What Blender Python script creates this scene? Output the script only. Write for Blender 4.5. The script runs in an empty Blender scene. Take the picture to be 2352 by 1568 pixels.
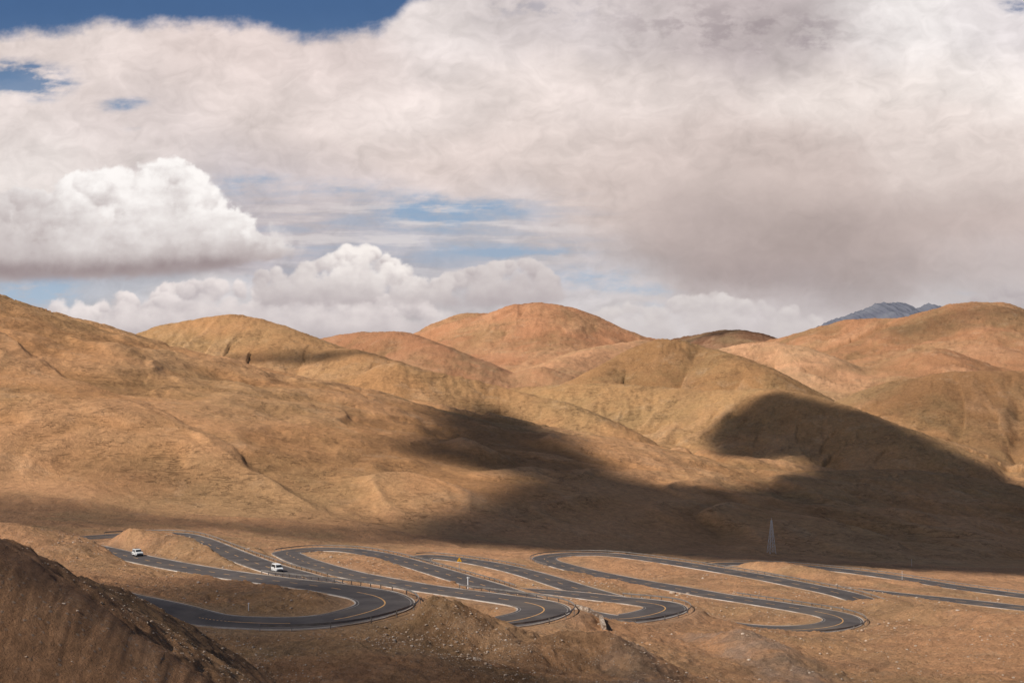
import bpy, bmesh, math, random
import numpy as np
from mathutils import Vector, Matrix, kdtree
rng=np.random.default_rng(7); random.seed(7)
sc=bpy.context.scene; COL=sc.collection
FOC=3266.7
def P(u,v,y):            # image pixel (column, row) projected to an assumed distance y -> world metres
    return ((u-1176)/FOC*y, y, -(v-784)/FOC*y)
def PL(l): return np.array([P(*p) for p in l],float)
def lin(r,g,b):
    f=lambda c:(c/12.92 if c<=.04045 else ((c+.055)/1.055)**2.4)
    return np.array([f(r/255),f(g/255),f(b/255)])
# ---------------------------------------------------------------- noise
def perlin(x,y,seed=0):
    r=np.random.default_rng(seed); perm=r.permutation(256); perm=np.concatenate([perm,perm])
    ang=r.random(256)*2*np.pi; gx=np.cos(ang).astype(np.float32); gy=np.sin(ang).astype(np.float32)
    xi=np.floor(x).astype(np.int64); yi=np.floor(y).astype(np.int64)
    xf=(x-xi).astype(np.float32); yf=(y-yi).astype(np.float32)
    u=xf*xf*xf*(xf*(xf*6-15)+10); v=yf*yf*yf*(yf*(yf*6-15)+10)
    X0=xi&255; X1=(xi+1)&255; Y0=yi&255; Y1=(yi+1)&255
    def g(X,Y,dx,dy):
        h=perm[perm[X]+Y]; return gx[h]*dx+gy[h]*dy
    a=g(X0,Y0,xf,yf); b=g(X1,Y0,xf-1,yf); c=g(X0,Y1,xf,yf-1); d=g(X1,Y1,xf-1,yf-1)
    return ((a+u*(b-a))+v*((c+u*(d-c))-(a+u*(b-a))))*1.5
def fbm(x,y,o=4,seed=0,gain=.5,lac=2.03):
    s=0;a=1;t=0
    for i in range(o):
        s=s+a*perlin(x,y,seed+i*11); t+=a; a*=gain; x=x*lac+3.1; y=y*lac+1.7
    return s/t*1.3
def ridged(x,y,o=3,seed=0):
    s=0;a=1;t=0
    for i in range(o):
        s=s+a*(1-2*np.abs(perlin(x,y,seed+i*7))); t+=a; a*=.5; x=x*2.1;y=y*2.1
    return s/t
def sst(a,b,x):
    t=np.clip((x-a)/(b-a),0,1); return t*t*(3-2*t)
# ---------------------------------------------------------------- road line
ROAD=[(200,1362,196),(290,1380,192),(380,1399,189),(430,1412,187),(500,1424,186),(600,1431,187),(700,1430,188),(780,1420,190),(850,1403,195),(885,1386,201),(865,1369,209),(800,1355,217),
(700,1341,234),(600,1329,256),(500,1315,280),(400,1298,308),(300,1278,340),(225,1260,368),(158,1247,392),(160,1238,410),(230,1232,424),(320,1227,430),(400,1227,425),(450,1238,410),
(500,1258,385),(560,1282,360),(620,1303,338),(680,1320,318),(760,1345,295),(850,1375,270),(950,1405,245),(1030,1424,225),(1100,1430,213),(1180,1424,213),(1236,1410,219),(1250,1397,226),(1222,1385,233),
(1150,1374,244),(1050,1360,262),(950,1346,286),(850,1328,312),(780,1313,336),(705,1291,375),(668,1276,410),(660,1268,432),(715,1262,445),(790,1262,440),(850,1270,425),
(900,1281,405),(960,1298,380),(1040,1322,350),(1110,1343,325),(1200,1373,297),(1300,1401,272),(1380,1418,258),(1440,1419,256),(1490,1412,260),(1527,1400,267),(1520,1389,273),
(1470,1381,280),(1400,1374,291),(1300,1362,312),(1230,1356,330),(1150,1350,354),(1080,1333,384),(1010,1310,420),(962,1288,448),(975,1278,465),(1035,1282,458),
(1100,1291,435),(1160,1303,412),(1230,1321,382),(1330,1352,350),(1450,1386,328),(1560,1412,308),(1640,1430,296),(1700,1440,291),(1790,1446,288),(1870,1443,289),(1920,1435,293),(1937,1424,300),
(1915,1412,307),(1850,1399,317),(1750,1383,334),(1650,1368,355),(1550,1350,380),(1450,1333,408),(1350,1313,440),(1290,1298,465),(1255,1287,485),(1255,1279,500),(1300,1273,508),(1380,1272,505),
(1450,1278,492),(1550,1292,465),(1650,1308,440),(1750,1325,415),(1850,1345,392),(1950,1367,372),(2050,1402,358),(2200,1448,334),(2400,1482,308),(2520,1480,312),(2580,1455,330),(2560,1430,350),
(2460,1408,368),(2352,1396,382),(2200,1379,403),(2050,1364,425),(1920,1348,448),(1840,1334,475),(1740,1318,510),(1665,1307,543),(1640,1300,560),(1655,1296,570),(1715,1294,567),
(1800,1297,555),(1950,1311,530),(2100,1332,505),(2200,1348,485),(2352,1368,462),(2470,1383,445),(2620,1400,430)]
RC=PL(ROAD)
def catmull(pts,n=24):
    out=[];idx=[]
    m=len(pts)
    for i in range(m-1):
        p0=pts[max(i-1,0)];p1=pts[i];p2=pts[i+1];p3=pts[min(i+2,m-1)]
        for k in range(n):
            t=k/n
            out.append(.5*((2*p1)+(-p0+p2)*t+(2*p0-5*p1+4*p2-p3)*t*t+(-p0+3*p1-3*p2+p3)*t**3)); idx.append(i+t)
    out.append(pts[-1]); idx.append(m-1)
    return np.array(out),np.array(idx)
rp,ri=catmull(RC)
sl=np.concatenate([[0],np.cumsum(np.linalg.norm(np.diff(rp[:,:2],axis=0),axis=1))])
S=np.arange(0,sl[-1],.5)
R=np.stack([np.interp(S,sl,rp[:,k]) for k in range(3)],1); RI=np.interp(S,sl,ri)
def smooth(a,w):
    k=np.hanning(w+2)[1:-1];k/=k.sum(); h=w//2
    p=np.concatenate([np.repeat(a[:1],h,0),a,np.repeat(a[-1:],h,0)]); return np.convolve(p,k,'valid')
R[:,0]=smooth(R[:,0],15);R[:,1]=smooth(R[:,1],15);R[:,2]=smooth(R[:,2],31)
T=np.gradient(R[:,:2],axis=0); T/=np.linalg.norm(T,axis=1)[:,None]
NL=np.stack([-T[:,1],T[:,0]],1)      # left normal
# ---------------------------------------------------------------- terrain grid
Yr=np.concatenate([np.geomspace(24,75,60,endpoint=False),np.geomspace(75,150,330,endpoint=False),np.geomspace(150,600,860,endpoint=False),np.geomspace(600,5200,700,endpoint=False),np.geomspace(5200,16000,40)])
NC=1150; s=np.linspace(-1,1,NC)
XW=.5*Yr+28
GX=s[None,:]*XW[:,None]; GY=np.repeat(Yr[:,None],NC,1)
nr=len(Yr)
ctl=[(600,1568,152),(600,1500,168),(300,1480,168),(1000,1500,165),(900,1568,150),(1250,1610,154),(1200,1480,190),(1120,1520,176),(1400,1505,195),(1400,1575,165),(1550,1475,235),(1700,1505,230),(1700,1575,190),(2000,1480,262),(2000,1568,200),
(2300,1568,200),(2300,1500,245),(2300,1455,270),(2150,1440,285),(0,1230,335),(100,1266,330),(180,1282,318),(200,1312,270),(300,1352,225),(100,1305,220),(0,1290,190),(0,1208,430),
(2000,1368,402),(2150,1384,380),
(100,1200,480),(300,1205,520),(500,1212,600),(800,1240,600),(1000,1245,660),(1200,1262,640),(1400,1262,660),(1772,1276,680),(2100,1296,660),(2352,1308,620),(2352,1340,530),(2600,1310,640),(2600,1350,530),
(1400,1248,780),(1000,1232,780),(1900,1258,800),(2400,1270,820),(600,1200,760),(300,1180,760),(0,1150,760),(-300,1100,800),(1500,1225,950),(1000,1210,950),(2200,1235,950),(500,1180,950),(0,1120,950),(2700,1500,280)]
C=PL(ctl); extra=[(x,60,-19) for x in (-60,-20,20,60)]+[(x,110,-29.5) for x in (-60,-20,20)]+[(60,110,-31),(-50,24,-9),(50,24,-9),(0,24,-9),
(-120,150,-34),(-170,220,-40),(-230,300,-46),(-260,400,-56),(-290,500,-62),(-310,600,-70),(-380,800,-86),(170,200,-50),(220,300,-62),(330,420,-80),(350,550,-90),(400,700,-102),(450,850,-115)]
A=np.concatenate([RC[::1],C,np.array(extra,float)])
def tps_fit(p,z,lam):
    n=len(p); d=np.sqrt(((p[:,None]-p[None])**2).sum(2))+1e-9; K=d*d*np.log(d)+lam*np.eye(n)
    Pm=np.c_[np.ones(n),p]; M=np.block([[K,Pm],[Pm.T,np.zeros((3,3))]])
    return np.linalg.solve(M,np.r_[z,0,0,0])
tp=A[:,:2]/100; tw=tps_fit(tp,A[:,2],.004)
nb=int(np.searchsorted(Yr,1020))
st=5
ri_=np.unique(np.r_[np.arange(0,nb,st),nb-1]); ci_=np.unique(np.r_[np.arange(0,NC,st),NC-1])
cx=GX[np.ix_(ri_,ci_)]/100; cy=GY[np.ix_(ri_,ci_)]/100
cz=tw[-3]+tw[-2]*cx+tw[-1]*cy
for k in range(len(tp)):
    d2=(cx-tp[k,0])**2+(cy-tp[k,1])**2+1e-12; cz+=tw[k]*.5*d2*np.log(d2)
def up(a,idx,n,axis):
    f=np.arange(n); j=np.clip(np.searchsorted(idx,f,side='right')-1,0,len(idx)-2); t=(f-idx[j])/(idx[j+1]-idx[j])
    if axis==0: return a[j]*(1-t)[:,None]+a[j+1]*t[:,None]
    return a[:,j]*(1-t)[None]+a[:,j+1]*t[None]
bz=up(up(cz,ri_,nb,0),ci_,NC,1)
floor=np.interp(Yr,[900,1400,2000,3000,5000,12000],[-128,-130,-125,-125,-120,-100])[:,None]+np.zeros((1,NC))
Z=floor.copy(); w=sst(720,1000,Yr[:nb])[:,None]; Z[:nb]=bz*(1-w)+floor[:nb]*w
def crest_h(p,slope,r,X,Y,s2=None,dc=100,sub=3):
    if sub>1: p,_=catmull(p,sub)
    best=np.full(X.shape,-1e9); bs=np.zeros(X.shape);bd=np.zeros(X.shape);acc=0
    for i in range(len(p)-1):
        a=p[i];b=p[i+1];dx,dy=b[0]-a[0],b[1]-a[1];L2=dx*dx+dy*dy+1e-9
        t=np.clip(((X-a[0])*dx+(Y-a[1])*dy)/L2,0,1)
        d=np.sqrt((X-a[0]-t*dx)**2+(Y-a[1]-t*dy)**2)
        dd=np.sqrt(d*d+r*r)-r
        fall=slope*dd if s2 is None else s2*dd+(slope-s2)*dc*(1-np.exp(-dd/dc))
        h=a[2]+t*(b[2]-a[2])-fall
        m=h>best; best=np.where(m,h,best); bs=np.where(m,acc+t*math.sqrt(L2),bs); bd=np.where(m,d,bd); acc+=math.sqrt(L2)
    return best,bs,bd
def lse(hs,k):
    m=np.max(hs,axis=0); return m+k*np.log(sum(np.exp((h-m)/k) for h in hs))
def sample_col(F,rows,u):
    Y=Yr[rows]; x=(u-1176)/FOC*Y; c=np.clip((x/XW[rows]+1)/2*(NC-1)/CS_,0,F.shape[1]-1.001);k=c.astype(int);q=c-k;r_=np.arange(len(Y))
    return F[r_,k]*(1-q)+F[r_,k+1]*q
CS_=4
def fit_crest(pts,slope,r,s2,dc,nfun,sz,seed,iters=4):
    """settle crest levels until the finished ridge line matches the image pixel rows in pts"""
    p=PL(pts); y0=min(q[2] for q in pts)*.72; y1=max(q[2] for q in pts)*1.2
    a,b=np.searchsorted(Yr,[y0,y1]); rows=np.arange(a,min(b,nr),4)
    X=GX[rows][:,::CS_];Y=GY[rows][:,::CS_]; N=nfun(X,Y)
    tgt=np.array([-(q[1]-784)/FOC for q in pts])
    for it in range(iters):
        h,bs,bd=crest_h(p,slope,r,X,Y,s2,dc)
        h=h+rib_f(bs,bd,X,Y,sz,seed)[0]+N
        for k,q in enumerate(pts):
            if not(-60<q[0]<2420): continue
            pr=sample_col(h,rows,q[0])/Yr[rows]
            lo=(Yr[rows]>q[2]*.8)&(Yr[rows]<q[2]*1.15)
            p[k,2]+=np.clip((tgt[k]-pr[lo].max())*q[2]*.8,-25,25)
    return p
def rib_f(bs,bd,X,Y,sz,seed):
    """spurs and ravines running down from the crest, branching as they go"""
    if seed is None: return 0,0
    wob=.42*fbm(X/(110*sz),Y/(110*sz),3,seed)
    big=ridged(bs/(150*sz)+wob,bd/(700*sz)+seed*3.7,1,300+seed)
    rib=ridged(bs/(54*sz)+wob*1.6,bd/(340*sz)+seed*7.7,3,100+seed)
    sm=ridged(bs/(18*sz)+wob*3,bd/(110*sz)+seed*5.7,3,200+seed)
    v=6.5*(big-.4)*sst(20,220*sz,bd)+6.2*(rib-.45)*sst(12,110*sz,bd)+2.3*(sm-.45)*sst(6,50*sz,bd)
    return sz*v,(rib-.45)+.7*(sm-.45)
near=slice(0,int(np.searchsorted(Yr,640)))
NX=GX[near];NY=GY[near]
def nnear(X,Y):
    a=np.interp(Y,[60,110,200],[.3,.5,1.0]); b=np.interp(Y,[60,130,260,420],[.6,1.1,1,.7])
    wxx=X+2.5*fbm(X/8,Y/8,2,15); wyy=Y+2.5*fbm(X/8,Y/8,2,16)
    return a*(.9*fbm(X/28,Y/28,3,5)+.8*(ridged(wxx/12,wyy/16,3,21)-.4))+b*(.38*(ridged(wxx/3.2,wyy/3.2,3,27)-.4)+.27*fbm(X/1.3,Y/1.3,4,31,.7))
MND=[([(-150,1190,74),(0,1240,85),(60,1270,90),(150,1304,97),(250,1344,105),(330,1386,113),(378,1428,119),(405,1484,124),(430,1548,128)],.72,2.2),
([(970,1378,197),(1003,1371,192),(1060,1402,186),(1130,1450,176),(1200,1506,165),(1260,1566,152)],.45,1.5),
([(1160,1480,184),(1215,1478,182),(1300,1450,188),(1400,1455,188),(1480,1500,178),(1560,1560,168)],.6,1.5),
([(1600,1455,240),(1640,1456,236),(1700,1448,228),(1780,1484,215),(1880,1556,200)],.5,2),
([(262,1246,368),(285,1222,372),(315,1212,375),(360,1222,370),(450,1256,355),(540,1290,335)],.45,5),
([(710,1272,405),(780,1273,398),(860,1290,375),(950,1317,345),(1040,1343,318)],.45,5),
([(990,1298,404),(1040,1308,385),(1085,1318,364),(1150,1338,338),(1200,1350,322)],.45,3),
([(1310,1290,478),(1400,1296,465),(1520,1318,430),(1650,1345,395)],.25,6),
([(1700,1294,540),(1790,1293,530),(1900,1316,502),(2050,1344,472),(2200,1364,445)],.35,6),
([(1975,1378,354),(2050,1384,338),(2200,1404,306),(2400,1428,284),(2600,1440,280)],.4,4),
([(-150,1195,330),(-60,1200,325),(0,1212,320),(40,1232,315),(90,1262,300)],.35,8)]
hs=[Z[near]]
for pts,sl_,r in MND: 
    p=fit_crest(pts,sl_,r,None,100,nnear,1,None,3) if pts[0][2]<200 else PL(pts)
    hs.append(crest_h(p,sl_,r,NX,NY)[0])
Z[near]=lse(hs,.4)+nnear(NX,NY)
HILL=[
 ([(-300,560,1000),(-140,620,1040),(0,686,1100),(100,725,1170),(200,765,1240),(280,788,1300),(420,832,1330),(560,870,1330),(650,889,1320),(760,930,1260),(900,990,1170)],.62,18,.19,100,(200,148,98)),
 ([(150,850,2050),(280,788,2000),(400,742,2000),(470,730,2000),(540,722,2000),(640,745,1950),(740,782,1900),(830,806,1850),(900,834,1800)],.60,48,.2,200,(190,144,96)),
 ([(740,779,2900),(800,766,2850),(900,762,2750),(950,768,2700),(1010,792,2600),(1010,830,2400)],.55,42,.2,220,(172,122,88)),
 ([(900,782,3800),(1000,746,3800),(1080,720,3800),(1150,713,3750),(1200,700,3700),(1290,703,3700),(1340,720,3750),(1400,742,3800),(1500,776,3900),(1580,800,4000)],.58,65,.2,320,(192,136,98)),
 ([(1270,712,3600),(1290,745,3350),(1280,790,3000),(1240,840,2600)],.5,30,.22,120,(184,130,94)),
 ([(1480,780,3300),(1400,792,3100),(1300,815,2850),(1200,858,2500)],.45,40,.2,180,(208,158,116)),
 ([(1080,730,3650),(1060,775,3300),(1050,822,2900),(1080,862,2500)],.48,30,.22,120,(178,126,90)),
 ([(690,896,1330),(800,864,1350),(870,841,1350),(910,832,1350),(1000,856,1350),(1130,884,1350),(1250,914,1320),(1350,942,1280),(1450,990,1230),(1550,1048,1180),(1640,1108,1120)],.68,14,.25,105,(178,136,90)),
 ([(1200,890,1640),(1300,884,1620),(1400,882,1600),(1600,894,1550),(1750,893,1500),(1850,905,1450),(1960,935,1400),(2100,990,1300),(2250,1065,1180),(2310,1105,1120)],.55,24,.16,120,(184,142,94)),
 ([(1230,900,2000),(1330,865,2000),(1400,826,2050),(1480,790,2100),(1530,778,2100),(1600,790,2100),(1700,820,2000),(1800,870,1900),(1870,912,1850)],.72,42,.25,200,(168,128,84)),
 ([(1960,914,1750),(2050,876,1700),(2150,860,1650),(2200,854,1650),(2352,853,1650),(2600,848,1650)],.6,30,.22,120,(160,120,80)),
 ([(1600,830,2950),(1650,806,2900),(1740,788,2900),(1820,795,2850),(1950,840,2700),(2060,872,2600)],.52,70,.2,220,(218,168,126)),
 ([(1740,785,4000),(1830,766,4000),(1950,736,3900),(2100,722,3800),(2200,696,3700),(2280,695,3700),(2352,712,3700),(2560,760,3700)],.52,65,.2,320,(176,126,90)),
 ([(2280,702,3600),(2200,760,3200),(2150,800,2800)],.46,40,.2,150,(172,124,88)),
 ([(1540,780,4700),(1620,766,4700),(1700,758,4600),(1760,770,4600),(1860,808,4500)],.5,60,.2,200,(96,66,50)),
 ([(1380,1130,1130),(1500,1114,1120),(1650,1114,1110),(1750,1094,1090),(1900,1081,1080),(2050,1078,1080),(2200,1092,1080),(2352,1114,1080),(2560,1130,1080)],.3,20,.1,60,(174,132,88)),
]
far=slice(int(np.searchsorted(Yr,560)),nr)
FX=GX[far];FY=GY[far]
def nfar(X,Y):
    wx=X+40*fbm(X/260,Y/260,2,71); wy=Y+40*fbm(X/260,Y/260,2,72)
    na=sst(600,1000,Y)*np.interp(Y,[1200,3800],[1,1.8])
    return na*(2.3*fbm(wx/150,wy/150,2,41)+1.8*(ridged(wx/60,wy/60,3,51)-.45)+1.0*(ridged(wx/14,wy/14,3,61)-.45))
hs=[Z[far]]; cols=[(202,154,106)]; gul=[np.zeros(FX.shape)]
for i,(pts,sl_,r,s2,dc,c) in enumerate(HILL):
    sz=np.interp(np.mean([p[2] for p in pts]),[1100,4000],[1,2.4])*(.6 if i==15 else 1)
    p=fit_crest(pts,sl_,r,s2,dc,nfar,sz,i)
    h,bs,bd=crest_h(p,sl_,r,FX,FY,s2,dc)
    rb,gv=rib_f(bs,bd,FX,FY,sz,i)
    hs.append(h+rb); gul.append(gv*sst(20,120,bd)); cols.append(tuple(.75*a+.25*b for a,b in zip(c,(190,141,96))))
kk=np.interp(FY,[900,3000],[2,4])
m=np.max(hs,axis=0); e=[np.exp((h-m)/kk) for h in hs]; tot=sum(e)
kc=12.; ec=[np.exp((h-m)/kc) for h in hs]; tc_=sum(ec)
tint=np.zeros((nr,NC,3)); tint[:]=lin(206,156,112)
blend=sst(560,760,FY)[...,None]
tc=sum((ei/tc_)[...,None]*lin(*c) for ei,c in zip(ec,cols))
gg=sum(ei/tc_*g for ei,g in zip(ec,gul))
# crease shade painted into the tint: gully floors darkened (also scrub), spur backs lightened
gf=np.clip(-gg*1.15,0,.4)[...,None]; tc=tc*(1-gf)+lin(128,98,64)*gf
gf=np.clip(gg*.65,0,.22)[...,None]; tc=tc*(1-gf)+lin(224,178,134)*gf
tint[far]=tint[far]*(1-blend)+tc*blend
fz=m+kk*np.log(tot)+nfar(FX,FY)
def linedist(pts,X,Y,wob,sub=4,wl=30):
    p,_=catmull(PL(pts),sub); d=np.full(X.shape,1e9)
    ux=X+wob*fbm(X/wl,Y/wl,3,88); uy=Y+wob*fbm(X/wl,Y/wl,3,89)
    for i in range(len(p)-1):
        a=p[i];b=p[i+1];dx,dy=b[0]-a[0],b[1]-a[1];t=np.clip(((ux-a[0])*dx+(uy-a[1])*dy)/(dx*dx+dy*dy),0,1)
        d=np.minimum(d,np.hypot(ux-a[0]-t*dx,uy-a[1]-t*dy))
    return d
fz-=7*np.exp(-(linedist([(1330,925,1480),(1400,955,1400),(1480,1000,1320),(1560,1050,1230),(1600,1078,1180),(1655,1108,1130)],FX,FY,7)/7)**2)
fz-=6*np.exp(-(linedist([(2340,920,1560),(2330,980,1420),(2310,1040,1300),(2330,1100,1180)],FX,FY,7)/10)**2)
wfar=sst(570,760,FY); Z[far]=Z[far]*(1-wfar)+fz*wfar
# rubble chutes and darker banks (tint only)
def paint_line(pts,width,c,f):
    d=linedist(pts,NX,NY,5,4,9); q=(f*sst(width,width*.3,d)*np.clip(.75+.8*fbm(NX/4,NY/4,3,93),0,1))[...,None]
    tint[near]=tint[near]*(1-q)+lin(*c)*q
paint_line([(1660,1462,236),(1740,1490,222),(1850,1568,200)],9,(178,152,130),.75)
paint_line([(1390,1452,205),(1430,1500,188),(1520,1568,168)],6,(184,162,142),.8)
paint_line([(620,1500,166),(700,1480,172),(820,1475,172),(930,1500,166)],5,(190,152,112),.6)
paint_line([(1000,1380,190),(1080,1440,178),(1180,1520,160)],9,(126,90,64),.85)
paint_line([(1240,1490,180),(1330,1462,188),(1450,1500,180)],8,(132,96,70),.8)
paint_line([(500,1540,150),(800,1540,152),(1100,1550,150)],14,(146,108,78),.65)
paint_line([(1100,1470,176),(1250,1440,200),(1340,1420,208)],5,(190,152,118),.5)
paint_line([(0,1300,80),(150,1380,92),(300,1460,105),(400,1540,120)],16,(140,108,84),.75)
# road bench
cell=4.0
x0,y0=-400,100; W=np.zeros((300,300),bool)
gi=((R[:,0]-x0)/cell).astype(int); gj=((R[:,1]-y0)/cell).astype(int)
for a in range(-4,5):
    for b in range(-4,5):
        ok=(gi+a>=0)&(gi+a<300)&(gj+b>=0)&(gj+b<300); W[gi[ok]+a,gj[ok]+b]=True
I=np.floor((GX-x0)/cell).astype(int);J=np.floor((GY-y0)/cell).astype(int)
ok=(I>=0)&(I<300)&(J>=0)&(J<300); mask=np.zeros(GX.shape,bool); mask[ok]=W[I[ok],J[ok]]
kd=kdtree.KDTree(len(R))
for i,p in enumerate(R): kd.insert((p[0],p[1],0),i)
kd.balance()
rr,cc=np.nonzero(mask); xs=GX[rr,cc];ys=GY[rr,cc]
ds=np.empty(len(xs));zi=np.empty(len(xs),int)
f=kd.find
for k,(x,y) in enumerate(zip(xs.tolist(),ys.tolist())):
    _,i,d=f((x,y,0)); ds[k]=d; zi[k]=i
w=1-sst(5.4,9.5,ds+1.2*fbm(xs/5,ys/5,3,95)*sst(5.2,7,ds))
zz=Z[rr,cc]; tgt=R[zi,2]-.12
Z[rr,cc]=zz*(1-w)+tgt*w
tt=tint[rr,cc]; tint[rr,cc]=tt*(1-(w*.22)[:,None])+lin(214,178,142)*(w*.22)[:,None]
def hz(x,y):
    x=np.atleast_1d(np.asarray(x,float));y=np.atleast_1d(np.asarray(y,float))
    j=np.clip(np.searchsorted(Yr,y)-1,0,nr-2); t=np.clip((y-Yr[j])/(Yr[j+1]-Yr[j]),0,1)
    def rowv(j):
        c=np.clip((x/XW[j]+1)/2*(NC-1),0,NC-1.001); k=c.astype(int); u=c-k
        return Z[j,k]*(1-u)+Z[j,k+1]*u
    return rowv(j)*(1-t)+rowv(j+1)*t
def hit(u,v):
    x=(u-1176)/FOC*Yr; z=-(v-784)/FOC*Yr
    c=np.clip((x/XW+1)/2*(NC-1),0,NC-1.001);k=c.astype(int);q=c-k; r_=np.arange(nr)
    t=Z[r_,k]*(1-q)+Z[r_,k+1]*q
    w_=np.nonzero(t>=z)[0]; j=w_[0] if len(w_) else nr-60
    return np.array([x[j],Yr[j],t[j]])
# ---------------------------------------------------------------- helpers
def mesh_obj(name,V,F,mat=None,smooth_=False,parent=None,kind=None,label=None,cat=None,group=None):
    me=bpy.data.meshes.new(name); me.from_pydata([tuple(v) for v in V],[],[tuple(f) for f in F]); me.update()
    if smooth_: me.polygons.foreach_set('use_smooth',[True]*len(me.polygons))
    if mat: me.materials.append(mat)
    o=bpy.data.objects.new(name,me); COL.objects.link(o); tag(o,parent,kind,label,cat,group); return o
def tag(o,parent=None,kind=None,label=None,cat=None,group=None):
    if parent: o.parent=parent
    if kind:o['kind']=kind
    if label:o['label']=label
    if cat:o['category']=cat
    if group:o['group']=group
def grid_obj(name,V,n,mcols,mat,smooth_=True):
    V=V.reshape(-1,3).astype(np.float32)
    me=bpy.data.meshes.new(name); me.vertices.add(len(V)); me.vertices.foreach_set('co',V.ravel())
    i=np.arange(n-1)[:,None]*mcols+np.arange(mcols-1)[None]; q=np.stack([i,i+1,i+mcols+1,i+mcols],-1).reshape(-1,4)
    me.loops.add(q.size); me.loops.foreach_set('vertex_index',q.ravel().astype(np.int32))
    me.polygons.add(len(q)); me.polygons.foreach_set('loop_start',np.arange(0,q.size,4,dtype=np.int32)); me.polygons.foreach_set('loop_total',np.full(len(q),4,dtype=np.int32))
    me.update(calc_edges=True); me.polygons.foreach_set('use_smooth',np.full(len(q),smooth_)); me.materials.append(mat)
    o=bpy.data.objects.new(name,me); COL.objects.link(o); return o
def attr_col(me,name,a):
    at=me.attributes.new(name,'FLOAT_COLOR','POINT'); b=np.ones((len(me.vertices),4),np.float32); b[:,:3]=a.reshape(-1,3); at.data.foreach_set('color',b.ravel())
class NT:
    def __init__(s,name):
        s.m=bpy.data.materials.new(name); s.m.use_nodes=True; s.t=s.m.node_tree; s.t.nodes.clear(); s.out=s.t.nodes.new('ShaderNodeOutputMaterial')
    def n(s,ty,**k):
        nd=s.t.nodes.new(ty)
        for a,b in k.items(): setattr(nd,a,b)
        return nd
    def l(s,a,b): s.t.links.new(a,b)
    def noise(s,vec,scale,detail=4,rough=.55,dist=0):
        n=s.n('ShaderNodeTexNoise'); n.inputs['Scale'].default_value=scale; n.inputs['Detail'].default_value=detail; n.inputs['Roughness'].default_value=rough; n.inputs['Distortion'].default_value=dist; s.l(vec,n.inputs['Vector']); return n.outputs['Fac']
    def mr(s,v,a,b,c=0,d=1):
        n=s.n('ShaderNodeMapRange'); n.inputs[1].default_value=a;n.inputs[2].default_value=b;n.inputs[3].default_value=c;n.inputs[4].default_value=d; s.l(v,n.inputs[0]); return n.outputs[0]
    def mix(s,f,a,b,bt='MIX'):
        n=s.n('ShaderNodeMix',data_type='RGBA',blend_type=bt)
        for sock,v in ((n.inputs[0],f),(n.inputs[6],a),(n.inputs[7],b)):
            if isinstance(v,bpy.types.NodeSocket): s.l(v,sock)
            elif isinstance(v,(int,float)): sock.default_value=v
            else: sock.default_value=(*v,1)
        return n.outputs[2]
    def math(s,op,a,b=0):
        n=s.n('ShaderNodeMath',operation=op)
        for sock,v in ((n.inputs[0],a),(n.inputs[1],b)):
            if isinstance(v,bpy.types.NodeSocket): s.l(v,sock)
            else: sock.default_value=v
        return n.outputs[0]
    def bsdf(s,col,rough=.9,metal=0,bump=None,bs=.3,bd=.1,spec=.3):
        b=s.n('ShaderNodeBsdfPrincipled'); b.inputs['Metallic'].default_value=metal; b.inputs['Specular IOR Level'].default_value=spec
        if isinstance(rough,bpy.types.NodeSocket): s.l(rough,b.inputs['Roughness'])
        else: b.inputs['Roughness'].default_value=rough
        if isinstance(col,bpy.types.NodeSocket): s.l(col,b.inputs['Base Color'])
        else: b.inputs['Base Color'].default_value=(*col,1)
        if bump is not None:
            n=s.n('ShaderNodeBump'); n.inputs['Strength'].default_value=bs; n.inputs['Distance'].default_value=bd; s.l(bump,n.inputs['Height']); s.l(n.outputs[0],b.inputs['Normal'])
        s.l(b.outputs[0],s.out.inputs[0]); return b
def plain(name,c,rough=.5,metal=0,spec=.5,var=.12,scale=6):
    k=NT(name); g=k.n('ShaderNodeTexCoord').outputs['Object']; f=k.noise(g,scale,4)
    k.bsdf(k.mix(k.mr(f,.3,.7),tuple(np.array(c)*(1-var)),tuple(np.array(c)*(1+var))),rough,metal,spec=spec); return k.m
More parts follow.
